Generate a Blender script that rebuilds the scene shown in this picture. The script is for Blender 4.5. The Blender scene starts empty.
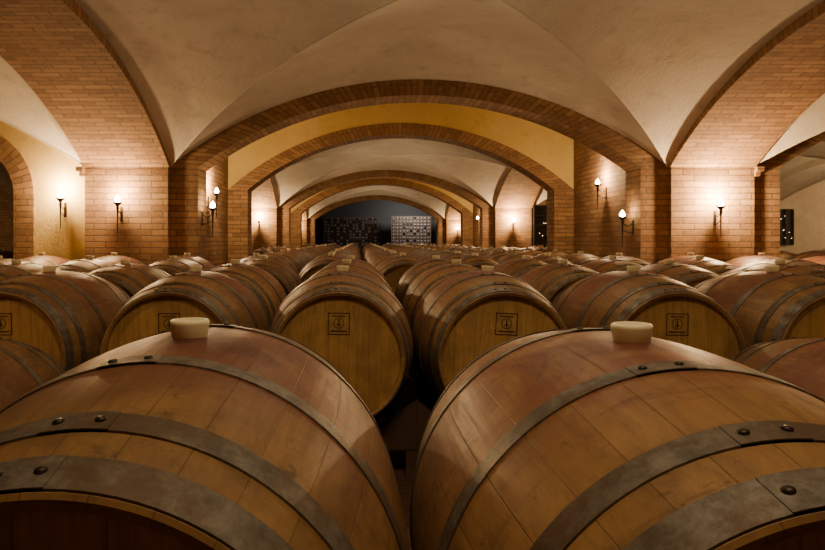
import bpy, math, random
from mathutils import Vector, Matrix
random.seed(7)
CZ=1.07
SPR=CZ+0.79
TOP=CZ+2.35
scene=bpy.context.scene
# ------------------------------------------------------------ node helpers
def newmat(name):
    m=bpy.data.materials.new(name); m.use_nodes=True
    nt=m.node_tree
    return m,nt,nt.nodes['Principled BSDF']
def N(nt,t,**kw):
    n=nt.nodes.new(t)
    for k,v in kw.items(): setattr(n,k,v)
    return n
def inp(nt,node,i,v):
    if v is None: return
    if isinstance(v,bpy.types.NodeSocket): nt.links.new(v,node.inputs[i])
    else: node.inputs[i].default_value=v
def math_(nt,op,a,b=None,c=None,clamp=False):
    n=N(nt,'ShaderNodeMath',operation=op); n.use_clamp=clamp
    inp(nt,n,0,a); inp(nt,n,1,b); inp(nt,n,2,c)
    return n.outputs[0]
def mix(nt,f,a,b,mode='MIX'):
    n=N(nt,'ShaderNodeMix',data_type='RGBA',blend_type=mode)
    inp(nt,n,0,f); inp(nt,n,6,a); inp(nt,n,7,b)
    return n.outputs[2]
def noise(nt,vec,scale,detail=4,rough=.55,dist=0):
    n=N(nt,'ShaderNodeTexNoise'); inp(nt,n,'Vector',vec)
    n.inputs['Scale'].default_value=scale; n.inputs['Detail'].default_value=detail
    n.inputs['Roughness'].default_value=rough; n.inputs['Distortion'].default_value=dist
    return n.outputs[0]
def rng(nt,v,a,b,c=0.,d=1.):
    n=N(nt,'ShaderNodeMapRange'); n.interpolation_type='SMOOTHSTEP'
    inp(nt,n,0,v); 
    for i,x in enumerate((a,b,c,d)): n.inputs[i+1].default_value=x
    return n.outputs[0]
def mapping(nt,vec,s):
    n=N(nt,'ShaderNodeMapping'); inp(nt,n,0,vec); n.inputs['Scale'].default_value=s
    return n.outputs[0]
def bump(nt,bs,h,strength=.3,dist=.01):
    n=N(nt,'ShaderNodeBump'); n.inputs['Strength'].default_value=strength; n.inputs['Distance'].default_value=dist
    inp(nt,n,'Height',h); nt.links.new(n.outputs[0],bs.inputs['Normal'])
def rgb(r,g,b): return (r,g,b,1)

def plaster(name,c1,c2,c3):
    m,nt,bs=newmat(name)
    co=N(nt,'ShaderNodeNewGeometry').outputs['Position']
    n1=noise(nt,co,.8,6,.65,.4); n2=noise(nt,co,5,5,.7); n3=noise(nt,co,40,3,.6)
    col=mix(nt,rng(nt,n1,.35,.68),c1,c2)
    col=mix(nt,rng(nt,n2,.5,.8,0,.6),col,c3)
    spots=rng(nt,noise(nt,co,14,2,.8),.66,.74,0,.5)
    col=mix(nt,spots,col,c3)
    inp(nt,bs,'Base Color',col); bs.inputs['Roughness'].default_value=.9
    bump(nt,bs,math_(nt,'ADD',math_(nt,'MULTIPLY',n2,.7),math_(nt,'MULTIPLY',n3,.3)),.6,.02)
    return m
M_white=plaster('vault_plaster',rgb(.66,.58,.48),rgb(.53,.45,.36),rgb(.37,.29,.21))
M_yel=plaster('yellow_plaster',rgb(.68,.49,.18),rgb(.58,.40,.13),rgb(.44,.28,.085))

def brick(name,c1,c2,mo,w=.25,h=.066):
    m,nt,bs=newmat(name)
    uv=N(nt,'ShaderNodeUVMap').outputs[0]
    n0=N(nt,'ShaderNodeTexNoise'); inp(nt,n0,'Vector',uv); n0.inputs['Scale'].default_value=9
    va=N(nt,'ShaderNodeVectorMath',operation='MULTIPLY_ADD'); nt.links.new(n0.outputs[1],va.inputs[0]); va.inputs[1].default_value=(.012,.012,0); nt.links.new(uv,va.inputs[2])
    b=N(nt,'ShaderNodeTexBrick'); nt.links.new(va.outputs[0],b.inputs['Vector'])
    b.inputs['Scale'].default_value=1; b.inputs['Brick Width'].default_value=w; b.inputs['Row Height'].default_value=h
    b.inputs['Mortar Size'].default_value=.006; b.inputs['Mortar Smooth'].default_value=.3
    b.inputs['Color1'].default_value=c1; b.inputs['Color2'].default_value=c2; b.inputs['Mortar'].default_value=mo
    co=N(nt,'ShaderNodeNewGeometry').outputs['Position']
    n1=noise(nt,co,2.2,5,.6); n2=noise(nt,co,30,4,.7)
    col=mix(nt,rng(nt,n1,.3,.7,0,.5),b.outputs[0],rgb(.18,.09,.038))
    col=mix(nt,rng(nt,n2,.4,.8,0,.3),col,rgb(.50,.34,.18))
    inp(nt,bs,'Base Color',col); bs.inputs['Roughness'].default_value=.88
    hgt=math_(nt,'SUBTRACT',math_(nt,'MULTIPLY',n2,.35),b.outputs[1])
    bump(nt,bs,hgt,.8,.014)
    return m
M_brick=brick('brickwork',rgb(.40,.215,.095),rgb(.21,.10,.042),rgb(.11,.07,.04))

def simple(name,col,rough=.6,metal=0,emit=None,es=0):
    m,nt,bs=newmat(name)
    g=N(nt,'ShaderNodeTexCoord').outputs['Object']
    n=noise(nt,g,25,4,.6)
    c=mix(nt,rng(nt,n,.3,.75,0,.5),rgb(*col),rgb(*[x*.6 for x in col]))
    inp(nt,bs,'Base Color',c); bs.inputs['Roughness'].default_value=rough; bs.inputs['Metallic'].default_value=metal
    if emit: bs.inputs['Emission Color'].default_value=rgb(*emit); bs.inputs['Emission Strength'].default_value=es
    return m
M_iron=simple('wrought_iron',(.05,.035,.025),.55,.5)
M_flame=simple('lamp_glow',(1,.8,.5),.5,0,(1,.74,.40),80)
M_glowdot=simple('pane_glow_dot',(1,.8,.5),.5,0,(1,.74,.40),4)  # emissive dots stand in for small lights and reflections in dark glass
M_bung,nt,bs=newmat('silicone_bung')
bs.inputs['Base Color'].default_value=rgb(.86,.76,.50); bs.inputs['Roughness'].default_value=.35
bs.inputs['Subsurface Weight'].default_value=.25; bs.inputs['Subsurface Radius'].default_value=(.02,.015,.008)
M_brand=simple('branded_wood',(.06,.028,.012),.8)
M_rack=simple('rack_timber',(.10,.055,.03),.8)
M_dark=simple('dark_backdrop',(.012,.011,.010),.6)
M_bottle=simple('bottle_glass',(.34,.34,.32),.3,.1)

# floor
M_floor,nt,bs=newmat('cotto_floor')
co=N(nt,'ShaderNodeNewGeometry').outputs['Position']
b=N(nt,'ShaderNodeTexBrick'); nt.links.new(co,b.inputs['Vector']); b.inputs['Scale'].default_value=1
b.inputs['Brick Width'].default_value=.3; b.inputs['Row Height'].default_value=.15; b.inputs['Mortar Size'].default_value=.006
b.inputs['Color1'].default_value=rgb(.10,.045,.03); b.inputs['Color2'].default_value=rgb(.07,.035,.02); b.inputs['Mortar'].default_value=rgb(.03,.02,.015)
nt.links.new(b.outputs[0],bs.inputs['Base Color']); bs.inputs['Roughness'].default_value=.7

# oak staves
def oak(name,head=False):
    m,nt,bs=newmat(name)
    co=N(nt,'ShaderNodeTexCoord').outputs['Object']
    sx=N(nt,'ShaderNodeSeparateXYZ'); nt.links.new(co,sx.inputs[0])
    X,Y,Z=sx.outputs
    rnd=N(nt,'ShaderNodeObjectInfo').outputs['Random']
    if head: a=math_(nt,'ADD',math_(nt,'MULTIPLY',X,11.5),.5)
    else:
        a=math_(nt,'MULTIPLY',math_(nt,'ARCTAN2',X,Z),30/(2*math.pi))
        a=math_(nt,'ADD',a,.35)
    idx=math_(nt,'FLOOR',a); fr=math_(nt,'FRACT',a)
    wn=N(nt,'ShaderNodeTexWhiteNoise',noise_dimensions='2D')
    cx=N(nt,'ShaderNodeCombineXYZ'); nt.links.new(idx,cx.inputs[0]); nt.links.new(math_(nt,'MULTIPLY',rnd,37.),cx.inputs[1])
    nt.links.new(cx.outputs[0],wn.inputs['Vector'])
    seam=math_(nt,'ABSOLUTE',math_(nt,'SUBTRACT',fr,.5))
    seam=rng(nt,seam,.484,.497)
    off=N(nt,'ShaderNodeVectorMath',operation='ADD'); nt.links.new(co,off.inputs[0])
    oc=N(nt,'ShaderNodeCombineXYZ'); nt.links.new(math_(nt,'MULTIPLY',rnd,50.),oc.inputs[0]); nt.links.new(math_(nt,'MULTIPLY',wn.outputs[0],9.),oc.inputs[1]); nt.links.new(math_(nt,'MULTIPLY',rnd,13.),oc.inputs[2])
    nt.links.new(oc.outputs[0],off.inputs[1]); v=off.outputs[0]
    off2=N(nt,'ShaderNodeVectorMath',operation='ADD'); nt.links.new(co,off2.inputs[0])
    oc2=N(nt,'ShaderNodeCombineXYZ')
    for q in range(3): nt.links.new(math_(nt,'MULTIPLY',rnd,31.+q*7),oc2.inputs[q])
    nt.links.new(oc2.outputs[0],off2.inputs[1]); v2=off2.outputs[0]
    sc=(45,10,3) if head else (38,2.2,38)
    g=noise(nt,mapping(nt,v,sc),1.5,6,.7,.6)
    pat=noise(nt,v2,4.5,6,.68,.5)
    if not head: col=mix(nt,wn.outputs[0],rgb(.42,.245,.095),rgb(.34,.185,.068))
    else: col=mix(nt,wn.outputs[0],rgb(.56,.335,.12),rgb(.46,.265,.09))
    col=mix(nt,rng(nt,g,.35,.75,0,.55),col,rgb(.16,.078,.03))
    col=mix(nt,rng(nt,pat,.40,.62,0,.7 if not head else .4),col,rgb(.15,.078,.038))
    if not head:
        band=rng(nt,math_(nt,'ABSOLUTE',Y),.10,.36,1,0)
        top=rng(nt,Z,.02,.30,0,1)
        wob=rng(nt,noise(nt,v2,6,6,.72,.8),.28,.56)
        st=math_(nt,'MULTIPLY',math_(nt,'MULTIPLY',band,top),wob)
        col=mix(nt,math_(nt,'MULTIPLY',st,.85),col,rgb(.20,.055,.038))
        dx=math_(nt,'MULTIPLY',math_(nt,'MULTIPLY',X,X),.35); dy=math_(nt,'MULTIPLY',Y,Y)
        d=math_(nt,'SQRT',math_(nt,'ADD',dx,dy))
        up=math_(nt,'GREATER_THAN',Z,0)
        wb=noise(nt,v2,9,6,.75,.8)
        nb=math_(nt,'MULTIPLY',rng(nt,math_(nt,'ADD',d,math_(nt,'MULTIPLY',wb,.35)),.19,.31,1,0),up)
        col=mix(nt,math_(nt,'MULTIPLY',nb,.85),col,rgb(.085,.018,.020))
        sp=rng(nt,noise(nt,v2,16,6,.85),.57,.67,0,.7)
        col=mix(nt,sp,col,rgb(.075,.036,.02))
        drip=rng(nt,noise(nt,mapping(nt,v2,(2,14,2)),2.2,5,.7,.4),.55,.70,0,.55)
        col=mix(nt,drip,col,rgb(.12,.05,.03))
    col=mix(nt,math_(nt,'MULTIPLY',seam,.6),col,rgb(.06,.025,.01))
    hs=N(nt,'ShaderNodeHueSaturation'); nt.links.new(col,hs.inputs['Color'])
    nt.links.new(math_(nt,'MULTIPLY_ADD',rnd,.30,.80),hs.inputs['Value'])
    inp(nt,bs,'Base Color',hs.outputs[0])
    inp(nt,bs,'Roughness',rng(nt,g,.2,.8,.38,.58))
    hgt=math_(nt,'SUBTRACT',math_(nt,'MULTIPLY',g,.4),math_(nt,'MULTIPLY',seam,.7))
    bump(nt,bs,hgt,.3,.003)
    return m
M_oak=oak('oak_staves'); M_head=oak('oak_head',True)
M_hoop,nt,bs=newmat('galvanised_hoop')
co=N(nt,'ShaderNodeTexCoord').outputs['Object']
n1=noise(nt,co,22,6,.8); n2=noise(nt,co,5,6,.75)
col=mix(nt,rng(nt,n1,.3,.7),rgb(.28,.26,.235),rgb(.11,.10,.09))
col=mix(nt,rng(nt,n2,.42,.62,0,.8),col,rgb(.12,.07,.042))
inp(nt,bs,'Base Color',col); bs.inputs['Metallic'].default_value=.5
inp(nt,bs,'Roughness',rng(nt,n2,.3,.7,.38,.65))
bump(nt,bs,n1,.25,.003)
M_rivet=simple('rivet_steel',(.05,.04,.035),.45,.6)

# ------------------------------------------------------------ mesh builder
class MB:
    def __init__(s): s.v=[];s.f=[];s.uv=[];s.m=[];s.sm=[]
    def face(s,pts,uvs=None,m=0,smooth=False):
        i=len(s.v); s.v+= [tuple(p) for p in pts]; s.f.append(tuple(range(i,i+len(pts))))
        s.uv.append(uvs or [(0,0)]*len(pts)); s.m.append(m); s.sm.append(smooth)
    def box(s,x0,x1,y0,y1,z0,z1,m=0):
        for y in (y0,y1):
            s.face([(x0,y,z0),(x1,y,z0),(x1,y,z1),(x0,y,z1)],[(x0,z0),(x1,z0),(x1,z1),(x0,z1)],m)
        for x in (x0,x1):
            s.face([(x,y0,z0),(x,y1,z0),(x,y1,z1),(x,y0,z1)],[(y0,z0),(y1,z0),(y1,z1),(y0,z1)],m)
        for z in (z0,z1):
            s.face([(x0,y0,z),(x1,y0,z),(x1,y1,z),(x0,y1,z)],[(x0,y0),(x1,y0),(x1,y1),(x0,y1)],m)
    def grid(s,rows,m=0,smooth=True,closed=True):
        base=len(s.v); n=len(rows[0])
        for r in rows: s.v+=[tuple(p) for p in r]
        for j in range(len(rows)-1):
            for i in range(n if closed else n-1):
                k=(i+1)%n
                s.f.append((base+j*n+i,base+j*n+k,base+(j+1)*n+k,base+(j+1)*n+i))
                s.uv.append([(0,0)]*4); s.m.append(m); s.sm.append(smooth)
    def lathe(s,prof,M=None,n=16,m=0,smooth=True):
        rows=[]
        for r,z in prof:
            row=[]
            for i in range(n):
                a=2*math.pi*i/n; p=Vector((r*math.cos(a),r*math.sin(a),z))
                if M: p=M@p
                row.append(p)
            rows.append(row)
        s.grid(rows,m,smooth)
    def tube(s,path,rad,n=8,m=0):
        rows=[]
        for i,p in enumerate(path):
            p=Vector(p); a=Vector(path[max(0,i-1)]); b=Vector(path[min(len(path)-1,i+1)])
            d=(b-a).normalized(); q=d.to_track_quat('Z','Y')
            rr=rad[i] if isinstance(rad,(list,tuple)) else rad
            rows.append([p+q@Vector((rr*math.cos(2*math.pi*k/n),rr*math.sin(2*math.pi*k/n),0)) for k in range(n)])
        s.grid(rows,m,True)
    def mesh(s,name,mats):
        me=bpy.data.meshes.new(name); me.from_pydata(s.v,[],s.f)
        for mt in mats: me.materials.append(mt)
        uvl=me.uv_layers.new(name='UVMap'); k=0
        for uvs in s.uv:
            for u in uvs: uvl.data[k].uv=u; k+=1
        me.polygons.foreach_set('material_index',s.m); me.polygons.foreach_set('use_smooth',s.sm)
        me.update(); return me
    def obj(s,name,mats):
        o=bpy.data.objects.new(name,s.mesh(name,mats)); scene.collection.objects.link(o); return o

# ------------------------------------------------------------ architecture
def seg(s,h,r):
    R=(h*h+r*r)/(2*r); x=s*h
    return math.sqrt(R*R-x*x)-(R-r)
H0=2.725; R0=.96
def P(s): return seg(s,H0,R0)
def arch(mb,u0,u1,w0,w1,inset,ri,lip,mp,ro=None,top=TOP,piers=True,n=56,wallm=1,brickm=0,doFill=True):
    c=(u0+u1)/2; ho=(u1-u0)/2; hi=ho-inset
    I=[];O=[];L=[0]
    for i in range(n+1):
        s=-1+2*i/n
        I.append((c+s*hi,SPR+seg(s,hi,ri))); O.append((c+s*ho,SPR+(P(s) if ro is None else seg(s,ho,ro))))
    for i in range(n): L.append(L[-1]+math.dist(I[i],I[i+1]))
    for i in range(n):
        th0=math.dist(I[i],O[i]); th1=math.dist(I[i+1],O[i+1])
        for w in (w0-lip,w1+lip):
            mb.face([mp(I[i][0],w,I[i][1]),mp(I[i+1][0],w,I[i+1][1]),mp(O[i+1][0],w,O[i+1][1]),mp(O[i][0],w,O[i][1])],
                    [(0.003,L[i]),(0.003,L[i+1]),(min(th1,.247),L[i+1]),(min(th0,.247),L[i])],brickm)
        mb.face([mp(I[i][0],w0-lip,I[i][1]),mp(I[i+1][0],w0-lip,I[i+1][1]),mp(I[i+1][0],w1+lip,I[i+1][1]),mp(I[i][0],w1+lip,I[i][1])],
                [(w0,L[i]),(w0,L[i+1]),(w1,L[i+1]),(w1,L[i])],brickm)
        for a,b in ((w0-lip,w0),(w1,w1+lip)):
            mb.face([mp(O[i][0],a,O[i][1]),mp(O[i+1][0],a,O[i+1][1]),mp(O[i+1][0],b,O[i+1][1]),mp(O[i][0],b,O[i][1])],
                [(0,L[i]),(0,L[i+1]),(.03,L[i+1]),(.03,L[i])],brickm)
        if doFill:
            for w in (w0,w1):
                mb.face([mp(O[i][0],w,O[i][1]),mp(O[i+1][0],w,O[i+1][1]),mp(O[i+1][0],w,top),mp(O[i][0],w,top)],None,wallm)
    if piers:
        for a,b in ((u0,c-hi),(c+hi,u1)):
            A=mp(a,w0-lip,0);B=mp(b,w1+lip,SPR)
            mb.box(min(A[0],B[0]),max(A[0],B[0]),min(A[1],B[1]),max(A[1],B[1]),0,SPR,brickm)
mpX=lambda u,w,z:(u,w,z)
mpY=lambda u,w,z:(w,u,z)
def vault(mb,x0,x1,y0,y1,n=48):
    cx=(x0+x1)/2;hx=(x1-x0)/2;cy=(y0+y1)/2;hy=(y1-y0)/2
    m=12
    def bulge(s,t):
        a=abs(s); u=(t-a)/max(1-a,1e-6) if a<1 else 0
        return 0.26*(1-a)*u*(1-u)*4*.6
    for web in range(4):
        rows=[]
        for j in range(m+1):
            row=[]
            for i in range(n+1):
                s=-1+2*i/n; t=abs(s)+(1-abs(s))*j/m
                z=SPR+P(s)+bulge(s,t)
                if web==0: p=(cx+s*hx,cy+t*hy,z)
                elif web==1: p=(cx+s*hx,cy-t*hy,z)
                elif web==2: p=(cx+t*hx,cy+s*hy,z)
                else: p=(cx-t*hx,cy+s*hy,z)
                row.append(p)
            rows.append(row)
        mb.grid(rows,0,True,closed=False)
    for sx in (-1,1):
        for sy in (-1,1):
            mb.tube([(cx+sx*hx*(1-q/24),cy+sy*hy*(1-q/24),SPR+P(1-q/24)+.001) for q in range(25)],.009,8,0)
bays=[(1.5,7.0),(10.45,16.0),(19.45,25.0)]
walls=[(1.15,1.5),(7.0,7.35),(10.1,10.45),(16.0,16.35),(19.1,19.45),(25.0,25.35)]
blocks=[(-2.0,1.57),(6.93,10.52),(15.93,19.52),(24.93,29.0)]
NL,NR=-2.08,3.37; T=.9
strips=[(NL,NR),(NR+T,NR+T+5.45),(NL-T-5.45,NL-T)]
vb=MB()
for si,(a,b) in enumerate(strips):
    for y0,y1 in bays: vault(vb,a,b,y0,y1)
vault(vb,10.22,13.6,10.45,16.0); vault(vb,10.22,13.6,1.5,7.0)
for y0,y1 in [(-2,1.15),(7.35,10.1),(16.35,19.1),(25.35,29)]:
    vb.face([(-8.6,y0,TOP-.05),(13.6,y0,TOP-.05),(13.6,y1,TOP-.05),(-8.6,y1,TOP-.05)])
vb.obj('ceiling',[M_white])
for si,(a,b) in enumerate(strips):
    mb=MB()
    for k,(y0,y1) in enumerate(walls):
        if si==2 and k==1: continue
        if k in (2,4): arch(mb,a,b,y0,y1,.31,.87,.02,mpX,ro=1.05)
        else: arch(mb,a,b,y0,y1,.31,.79,.02,mpX)
    mb.obj(['wall_transverse_nave','wall_transverse_right','wall_transverse_left'][si],[M_brick,M_yel])
pb=MB()
for y0,y1 in blocks:
    for x0 in (NL-T,NR): pb.box(x0,x0+T,y0,y1,0,TOP)
    pb.box(9.72,10.22,y0,y1,0,TOP)
pb.box(-8.8,-8.43,-2,29,0,TOP)
for x0,x1 in ((NL-T-.05,NL-T+.0),(NR+T,NR+T+.05)):
    for k,(za,zb) in enumerate(((SPR-.10,SPR-.05),(SPR-.05,SPR))):
        e=.025*(k)
        pb.box(x0-(e if x0<0 else 0),x1+(e if x0>0 else 0),6.90-e,7.0,za,zb)
pb.obj('wall_piers',[M_brick])
ab=MB()
for y0,y1 in bays:
    for x0 in (NL-T,NR):
        arch(ab,y0,y1,x0,x0+T,.07,.87,.012,mpY,piers=False,doFill=False)
    arch(ab,y0,y1,9.72,10.22,.12,.80,.01,mpY,piers=False,doFill=False,brickm=1)
ab.obj('wall_arcades',[M_brick,M_white])
lb=MB(); xa,xb=NL-T-5.45,NL-T; dc=-4.3; ri=.52; ro=.74; zs=CZ+.5; yw=7.0; yb=7.35
lb.face([(xa,yw,0),(dc-ro,yw,0),(dc-ro,yw,TOP),(xa,yw,TOP)],None,1)
lb.face([(dc+ro,yw,0),(xb,yw,0),(xb,yw,TOP),(dc+ro,yw,TOP)],None,1)
n=32
for i in range(n):
    a0=math.pi*i/n;a1=math.pi*(i+1)/n
    f=lambda r,a,y:(dc+r*math.cos(a),y,zs+r*math.sin(a))
    lb.face([f(ro,a0,yw),f(ro,a1,yw),(f(ro,a1,yw)[0],yw,TOP),(f(ro,a0,yw)[0],yw,TOP)],None,1)
    l0=a0*ri*1.2;l1=a1*ri*1.2
    lb.face([f(ri,a0,yw-.02),f(ri,a1,yw-.02),f(ro,a1,yw-.02),f(ro,a0,yw-.02)],[(.003,l0),(.003,l1),(.22,l1),(.22,l0)],0)
    lb.face([f(ro,a0,yw-.02),f(ro,a1,yw-.02),f(ro,a1,yw),f(ro,a0,yw)],[(0,l0),(0,l1),(.02,l1),(.02,l0)],0)
    lb.face([f(ri,a0,yw-.02),f(ri,a1,yw-.02),f(ri,a1,yb),f(ri,a0,yb)],[(0,l0),(0,l1),(.37,l1),(.37,l0)],0)
for x0,x1 in ((dc-ro,dc-ri),(dc+ri,dc+ro)): lb.box(x0,x1,yw-.02,yb,0,zs,0)
lb.obj('wall_left_aisle',[M_brick,M_yel])
rb=MB()
rb.face([(13.6,-2,0),(13.6,29,0),(13.6,29,TOP),(13.6,-2,TOP)])
rb.face([(10.22,15.98,0),(13.6,15.98,0),(13.6,15.98,TOP),(10.22,15.98,TOP)])
rb.face([(10.22,7,0),(13.6,7,0),(13.6,7,TOP),(10.22,7,TOP)])
rb.obj('wall_right',[M_white])
bb=MB()
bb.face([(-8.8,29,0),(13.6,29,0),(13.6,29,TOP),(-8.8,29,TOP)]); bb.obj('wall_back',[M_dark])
bb=MB()
bb.face([(-8.8,-2,0),(13.6,-2,0),(13.6,-2,TOP),(-8.8,-2,TOP)]); bb.obj('wall_front',[M_yel])
fb=MB(); fb.face([(-9,-2.2,0),(14,-2.2,0),(14,29.2,0),(-9,29.2,0)]); fb.obj('floor',[M_floor])

def window(name,xc,y,w,z0,z1):
    mb=MB(); mb.box(xc-w/2,xc+w/2,y-.03,y-.01,z0,z1,0)
    for i in range(4):
        x=xc-w/2+w*i/3; mb.box(x-.015,x+.015,y-.06,y-.02,z0,z1,1)
    k=max(3,int((z1-z0)/.2))
    for i in range(k+1):
        z=z0+(z1-z0)*i/k; mb.box(xc-w/2,xc+w/2,y-.06,y-.02,z-.012,z+.012,1)
    for q in range(12):
        x=xc+random.uniform(-.42,.42)*w; z=z0+random.uniform(.15,.85)*(z1-z0)
        M=Matrix.Translation((x,y-.065,z)); mb.lathe([(0,-.010),(.009,0),(0,.010)],M,8,2)
    mb.obj(name,[M_dark,M_iron,M_glowdot])
window('window_1',10.50,15.97,.56,CZ-.12,CZ+.76)
window('window_2',4.82,15.92,1.0,CZ-.12,CZ+.85)

# ------------------------------------------------------------ barrel
def rad(y): return .35-.065*(abs(y)/.475)**2.0
def make_barrel():
    mb=MB(); n=112
    def ring(y,r): return [(r*math.sin(2*math.pi*i/n),y,r*math.cos(2*math.pi*i/n)) for i in range(n)]
    K=30
    mb.grid([ring(-.475+.95*j/K,rad(-.475+.95*j/K)) for j in range(K+1)],0)
    for sg in (-1,1):
        mb.grid([ring(sg*.475,.285),ring(sg*.478,.280),ring(sg*.472,.268)],0,False)
        mb.grid([ring(sg*.472,.268),ring(sg*.445,.266)],0)
        r=ring(sg*.447,.267); mb.face(r,None,2)
    for sg in (-1,1):
        for hi,(a,b) in enumerate(((.427,.474),(.343,.379),(.153,.186))):
            ys=[a,(a+b)/2,b]
            t=.0028
            mb.grid([ring(sg*y,rad(y)+t) for y in ys],1)
            for y in (a,b): mb.grid([ring(sg*y,rad(y)-.001),ring(sg*y,rad(y)+t)],1,False)
            la={0:-.12,1:-.06,2:-.10}[hi]+(.1 if sg>0 else 0)
            hl=.115; tt=t*1.45
            rows=[]
            for y in (a,b):
                rows.append([((rad(y)+tt)*math.sin(la+d),sg*y,(rad(y)+tt)*math.cos(la+d)) for d in [-hl+2*hl*q/8 for q in range(9)]])
            mb.grid(rows,1,True,closed=False)
            for e in (0,8):
                d=la+(-hl if e==0 else hl)
                mb.face([rows[0][e],rows[1][e],((rad(b))*math.sin(d),sg*b,(rad(b))*math.cos(d)),((rad(a))*math.sin(d),sg*a,(rad(a))*math.cos(d))],None,1)
            for w in (0,1):
                y=a if w==0 else b
                for q in range(8):
                    d0=la-hl+2*hl*q/8;d1=la-hl+2*hl*(q+1)/8
                    mb.face([rows[w][q],rows[w][q+1],(rad(y)*math.sin(d1),sg*y,rad(y)*math.cos(d1)),(rad(y)*math.sin(d0),sg*y,rad(y)*math.cos(d0))],None,1)
            ym=(a+b)/2
            for d in (-.07,.07):
                an=la+d; R=rad(ym)+tt
                M=Matrix.Translation((R*math.sin(an),sg*ym,R*math.cos(an)))@Matrix.Rotation(an,4,'Y')
                mb.lathe([(.0062,-.001),(.006,.0015),(.004,.003),(.0,.0036)],M,12,5)
    yf=-.4485; zc=.145; s=.047
    def strip(x0,x1,z0,z1): mb.box(x0,x1,yf-.0006,yf+.0006,z0,z1,3)
    w=.003
    strip(-s,s,zc+s-w,zc+s);strip(-s,s,zc-s,zc-s+w);strip(-s,-s+w,zc-s,zc+s);strip(s-w,s,zc-s,zc+s)
    strip(-s*.75,s*.75,zc-s*.72,zc-s*.62); strip(-s*.6,s*.6,zc+s*.66,zc+s*.74)
    k=20
    for i in range(k):
        a0=2*math.pi*i/k;a1=2*math.pi*(i+1)/k
        mb.face([(.020*math.cos(a0),yf,zc+.020*math.sin(a0)+.002),(.020*math.cos(a1),yf,zc+.020*math.sin(a1)+.002),(.023*math.cos(a1),yf,zc+.023*math.sin(a1)+.002),(.023*math.cos(a0),yf,zc+.023*math.sin(a0)+.002)],None,3)
    strip(-.0025,.0025,zc-.014,zc+.018); strip(-.009,.009,zc-.006,zc-.002)
    M=Matrix.Translation((0,0,.346))
    mb.lathe([(.025,-.005),(.028,.004),(.031,.024),(.031,.028),(.029,.030),(.024,.030),(.021,.027),(0,.026)],M,32,4)
    return mb.mesh('wine_barrel',[M_oak,M_hoop,M_head,M_brand,M_bung,M_rivet])
bm=make_barrel()
AX=CZ-.504
rack=MB()
def place(x,y,z=AX,rx=0,spin=None):
    o=bpy.data.objects.new('wine_barrel',bm); scene.collection.objects.link(o)
    sp=random.uniform(-.05,.05) if spin is None else spin
    o.matrix_world=Matrix.Translation((x,y+.475,z))@Matrix.Rotation(rx,4,'Z')@Matrix.Rotation(sp,4,'Y')
    if z>.5:
        for d in (-.27,.27):
            yc=y+.475+d
            zt=z-rad(.27)+.001-.012
            rack.box(x-.36,x+.36,yc-.04,yc+.04,zt-.10,zt)
            for sx in (-.33,.33): rack.box(x+sx-.03,x+sx+.03,yc-.035,yc+.035,0,zt-.10)
            for sx in (-1,1):
                rack.face([(x+sx*.20,yc-.035,zt),(x+sx*.36,yc-.035,zt),(x+sx*.36,yc-.035,zt+.11)]); rack.face([(x+sx*.20,yc+.035,zt),(x+sx*.36,yc+.035,zt),(x+sx*.36,yc+.035,zt+.11)])
                rack.face([(x+sx*.20,yc-.035,zt),(x+sx*.20,yc+.035,zt),(x+sx*.36,yc+.035,zt+.11),(x+sx*.36,yc-.035,zt+.11)])
                rack.face([(x+sx*.36,yc-.035,zt),(x+sx*.36,yc+.035,zt),(x+sx*.36,yc+.035,zt+.11),(x+sx*.36,yc-.035,zt+.11)])
    else:
        for d in (-.27,.27):
            rack.box(x-.3,x+.3,y+.475+d-.05,y+.475+d+.05,0,z-rad(.27)-.002)
def ok(x,y):
    x0,x1,y0,y1=x-.36,x+.36,y-.01,y+.96
    for a,b in blocks:
        if y1>a and y0<b:
            for px in (NL-T,NR,9.72):
                if x1>px and x0<px+T: return False
    for k,(a,b) in enumerate(walls):
        if y1>a-.02 and y0<b+.02:
            for s0,s1 in strips:
                if x1>s0-.01 and x0<s0+.34: return False
                if x1>s1-.34 and x0<s1+.01: return False
            if k==1 and x0<NL-T: return False
    return True
place(-.274,.555,spin=0.0); place(.436,.535,AX-.004,spin=-0.02)
place(-1.42,1.62,.378); place(1.68,1.62,.378)
rows=[(2.7,-.097),(3.75,-.097),(4.8,-.08)]
y=5.9;k=0
while y<26.5:
    rows.append((y,.42 if k%2==0 else .40))
    y+=1.05;k+=1
for y,off in rows:
    lo=max(-360/640*(y+1)-1.4,-5.5); hi=min(465/640*(y+1)+1.4,9.0)
    if y>10: lo=-2.1; hi=6.5 if y<16 else 3.4
    for c in range(-12,16):
        x=off+.72*c
        if lo<x<hi and ok(x,y): place(x+random.uniform(-.006,.006),y+random.uniform(-.02,.02),rx=random.uniform(-.012,.012))
rack.obj('barrel_rack',[M_rack])

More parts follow.
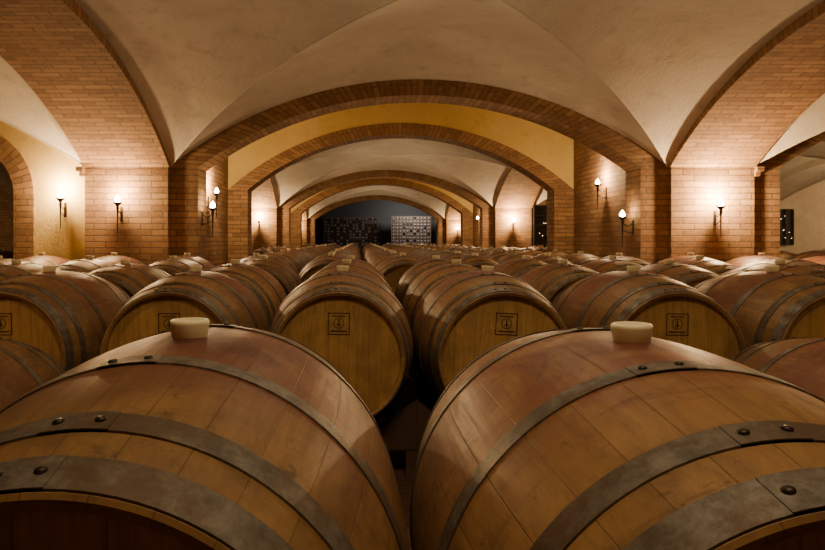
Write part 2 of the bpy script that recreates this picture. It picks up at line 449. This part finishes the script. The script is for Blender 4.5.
# ------------------------------------------------------------ sconces
def sconce(x,y,z,nrm,power):
    mb=MB()
    d=-.12
    mb.box(-.014,.014,-.01,0,-.22,-.06,0)
    mb.tube([(0,-.006,-.10),(0,-.06,-.13),(0,d,-.09)],.005,8,0)
    mb.tube([(0,-.006,-.20),(0,-.05,-.20),(0,d,-.17)],.0045,8,0)
    M=Matrix.Translation((0,d,0))
    mb.lathe([(.0,-.36),(.004,-.35),(.006,-.25),(.009,-.14),(.012,-.10),(.018,-.08),(.012,-.065),(.024,-.045),(.042,-.03),(.044,-.02),(.026,-.022),(0,-.022)],M,16,0)
    for a in range(8):
        an=a*math.pi/4; c,s_=math.cos(an),math.sin(an)
        mb.tube([(.042*c,d+.042*s_,-.03),(.047*c,d+.047*s_,-.005)],.0025,5,0)
    mb.lathe([(.018,-.022),(.028,-.005),(.028,.014),(.017,.038),(0,.058)],M,14,1)
    o=mb.obj('wall_sconce',[M_iron,M_flame])
    rz={'-y':0,'+x':math.pi/2,'-x':-math.pi/2,'+y':math.pi}[nrm]
    o.location=(x,y,z); o.rotation_euler=(0,0,rz)
    L=bpy.data.lights.new('sconce_bulb','POINT'); L.energy=power; L.color=(1,.68,.34); L.shadow_soft_size=.03
    lo=bpy.data.objects.new('sconce_bulb',L); scene.collection.objects.link(lo); lo.parent=o; lo.location=(0,-.13,.09)
z=lambda v:CZ+v
sconce(-2.58,6.93,z(.42),'-y',50)
sconce(-3.22,7.0,z(.47),'-y',52)
sconce(3.84,6.93,z(.38),'-y',135)
sconce(NL+.31,7.17,z(.38),'+x',2)
sconce(NR-.31,7.17,z(.28),'-x',2)
sconce(NL,8.75,z(.66),'+x',65)
sconce(NR,8.75,z(.78),'-x',48)
sconce(-2.5,15.93,z(.50),'-y',130)
sconce(3.8,15.93,z(.46),'-y',130)
sconce(NL,17.7,z(.6),'+x',60)
sconce(NR,17.7,z(.6),'-x',60)
sconce(-2.5,24.93,z(.48),'-y',90)
sconce(3.8,24.93,z(.42),'-y',90)
sconce(NR+T,8.75,z(.6),'+x',50)
sconce(9.72,8.75,z(.6),'-x',50)
sconce(9.72,12.2,z(.5),'-x',70)
sconce(13.6,14.5,z(.5),'-x',90)
sconce(-2.53,1.57,z(.6),'+y',22)
sconce(3.82,1.57,z(.6),'+y',22)
def area(x,y,zz,sx,sy,p,rot=(0,0,0),col=(1,.76,.44)):  # added area fills without fixtures, for barrels and vault
    L=bpy.data.lights.new('added_fill','AREA'); L.shape='RECTANGLE'; L.size=sx; L.size_y=sy; L.energy=p; L.color=col
    o=bpy.data.objects.new('added_fill',L); scene.collection.objects.link(o); o.location=(x,y,zz); o.rotation_euler=rot
area(.3,.5,z(1.9),.9,.5,27,(math.radians(36),0,0))
area(.65,4.2,z(1.68),1.2,1.2,9)
area(.65,3.6,z(.2),2.0,2.0,8,(math.pi,0,0))
area(.65,13.2,z(1.68),1.6,1.6,10)
area(.65,13.2,z(.4),2.5,2.5,14,(math.pi,0,0))
area(.65,22.2,z(.4),2.5,2.5,16,(math.pi,0,0))

def bottle_rack(x0,x1,yy,fill):
    wr=MB(); zz0,zz1=0,CZ+1.0
    nx=int((x1-x0)/.1375)
    for i in range(nx+1):
        x=x0+(x1-x0)*i/nx; wr.box(x-.012,x+.012,yy,yy+.3,zz0,zz1,0)
    nz=15
    for j in range(nz+1):
        zz=zz0+(zz1-zz0)*j/nz; wr.box(x0,x1,yy,yy+.3,zz-.01,zz+.01,0)
    for i in range(nx):
        for j in range(nz):
            if random.random()<fill:
                cx=x0+(x1-x0)*(i+.5)/nx; cz=zz0+(zz1-zz0)*(j+.5)/nz
                M=Matrix.Translation((cx,yy+.02,cz))@Matrix.Rotation(-math.pi/2,4,'X')
                wr.lathe([(0,-.1),(.018,-.1),(.018,0),(.045,.06),(.045,.26),(0,.26)],M,10,1)
    wr.obj('wine_bottle_rack',[M_rack,M_bottle])
bottle_rack(1.35,3.0,27.2,.85)
bottle_rack(-1.6,.9,28.4,.5)
area(2.2,26.1,z(1.4),.9,.4,110,(math.radians(50),0,0),(.98,.95,.90))  # neutral fill added to brighten the bottle rack, no fixture

w=bpy.data.worlds.new('World'); scene.world=w; w.use_nodes=True
w.node_tree.nodes['Background'].inputs[0].default_value=(.02,.015,.01,1)
w.node_tree.nodes['Background'].inputs[1].default_value=.3
cam=bpy.data.cameras.new('Camera'); cam.sensor_width=36; cam.lens=36*640/825
cam.shift_x=52.5/825; cam.shift_y=-35/825; cam.clip_start=.02
co=bpy.data.objects.new('Camera',cam); scene.collection.objects.link(co)
co.location=(0,0,CZ); co.rotation_euler=(math.pi/2,0,0)
scene.camera=co
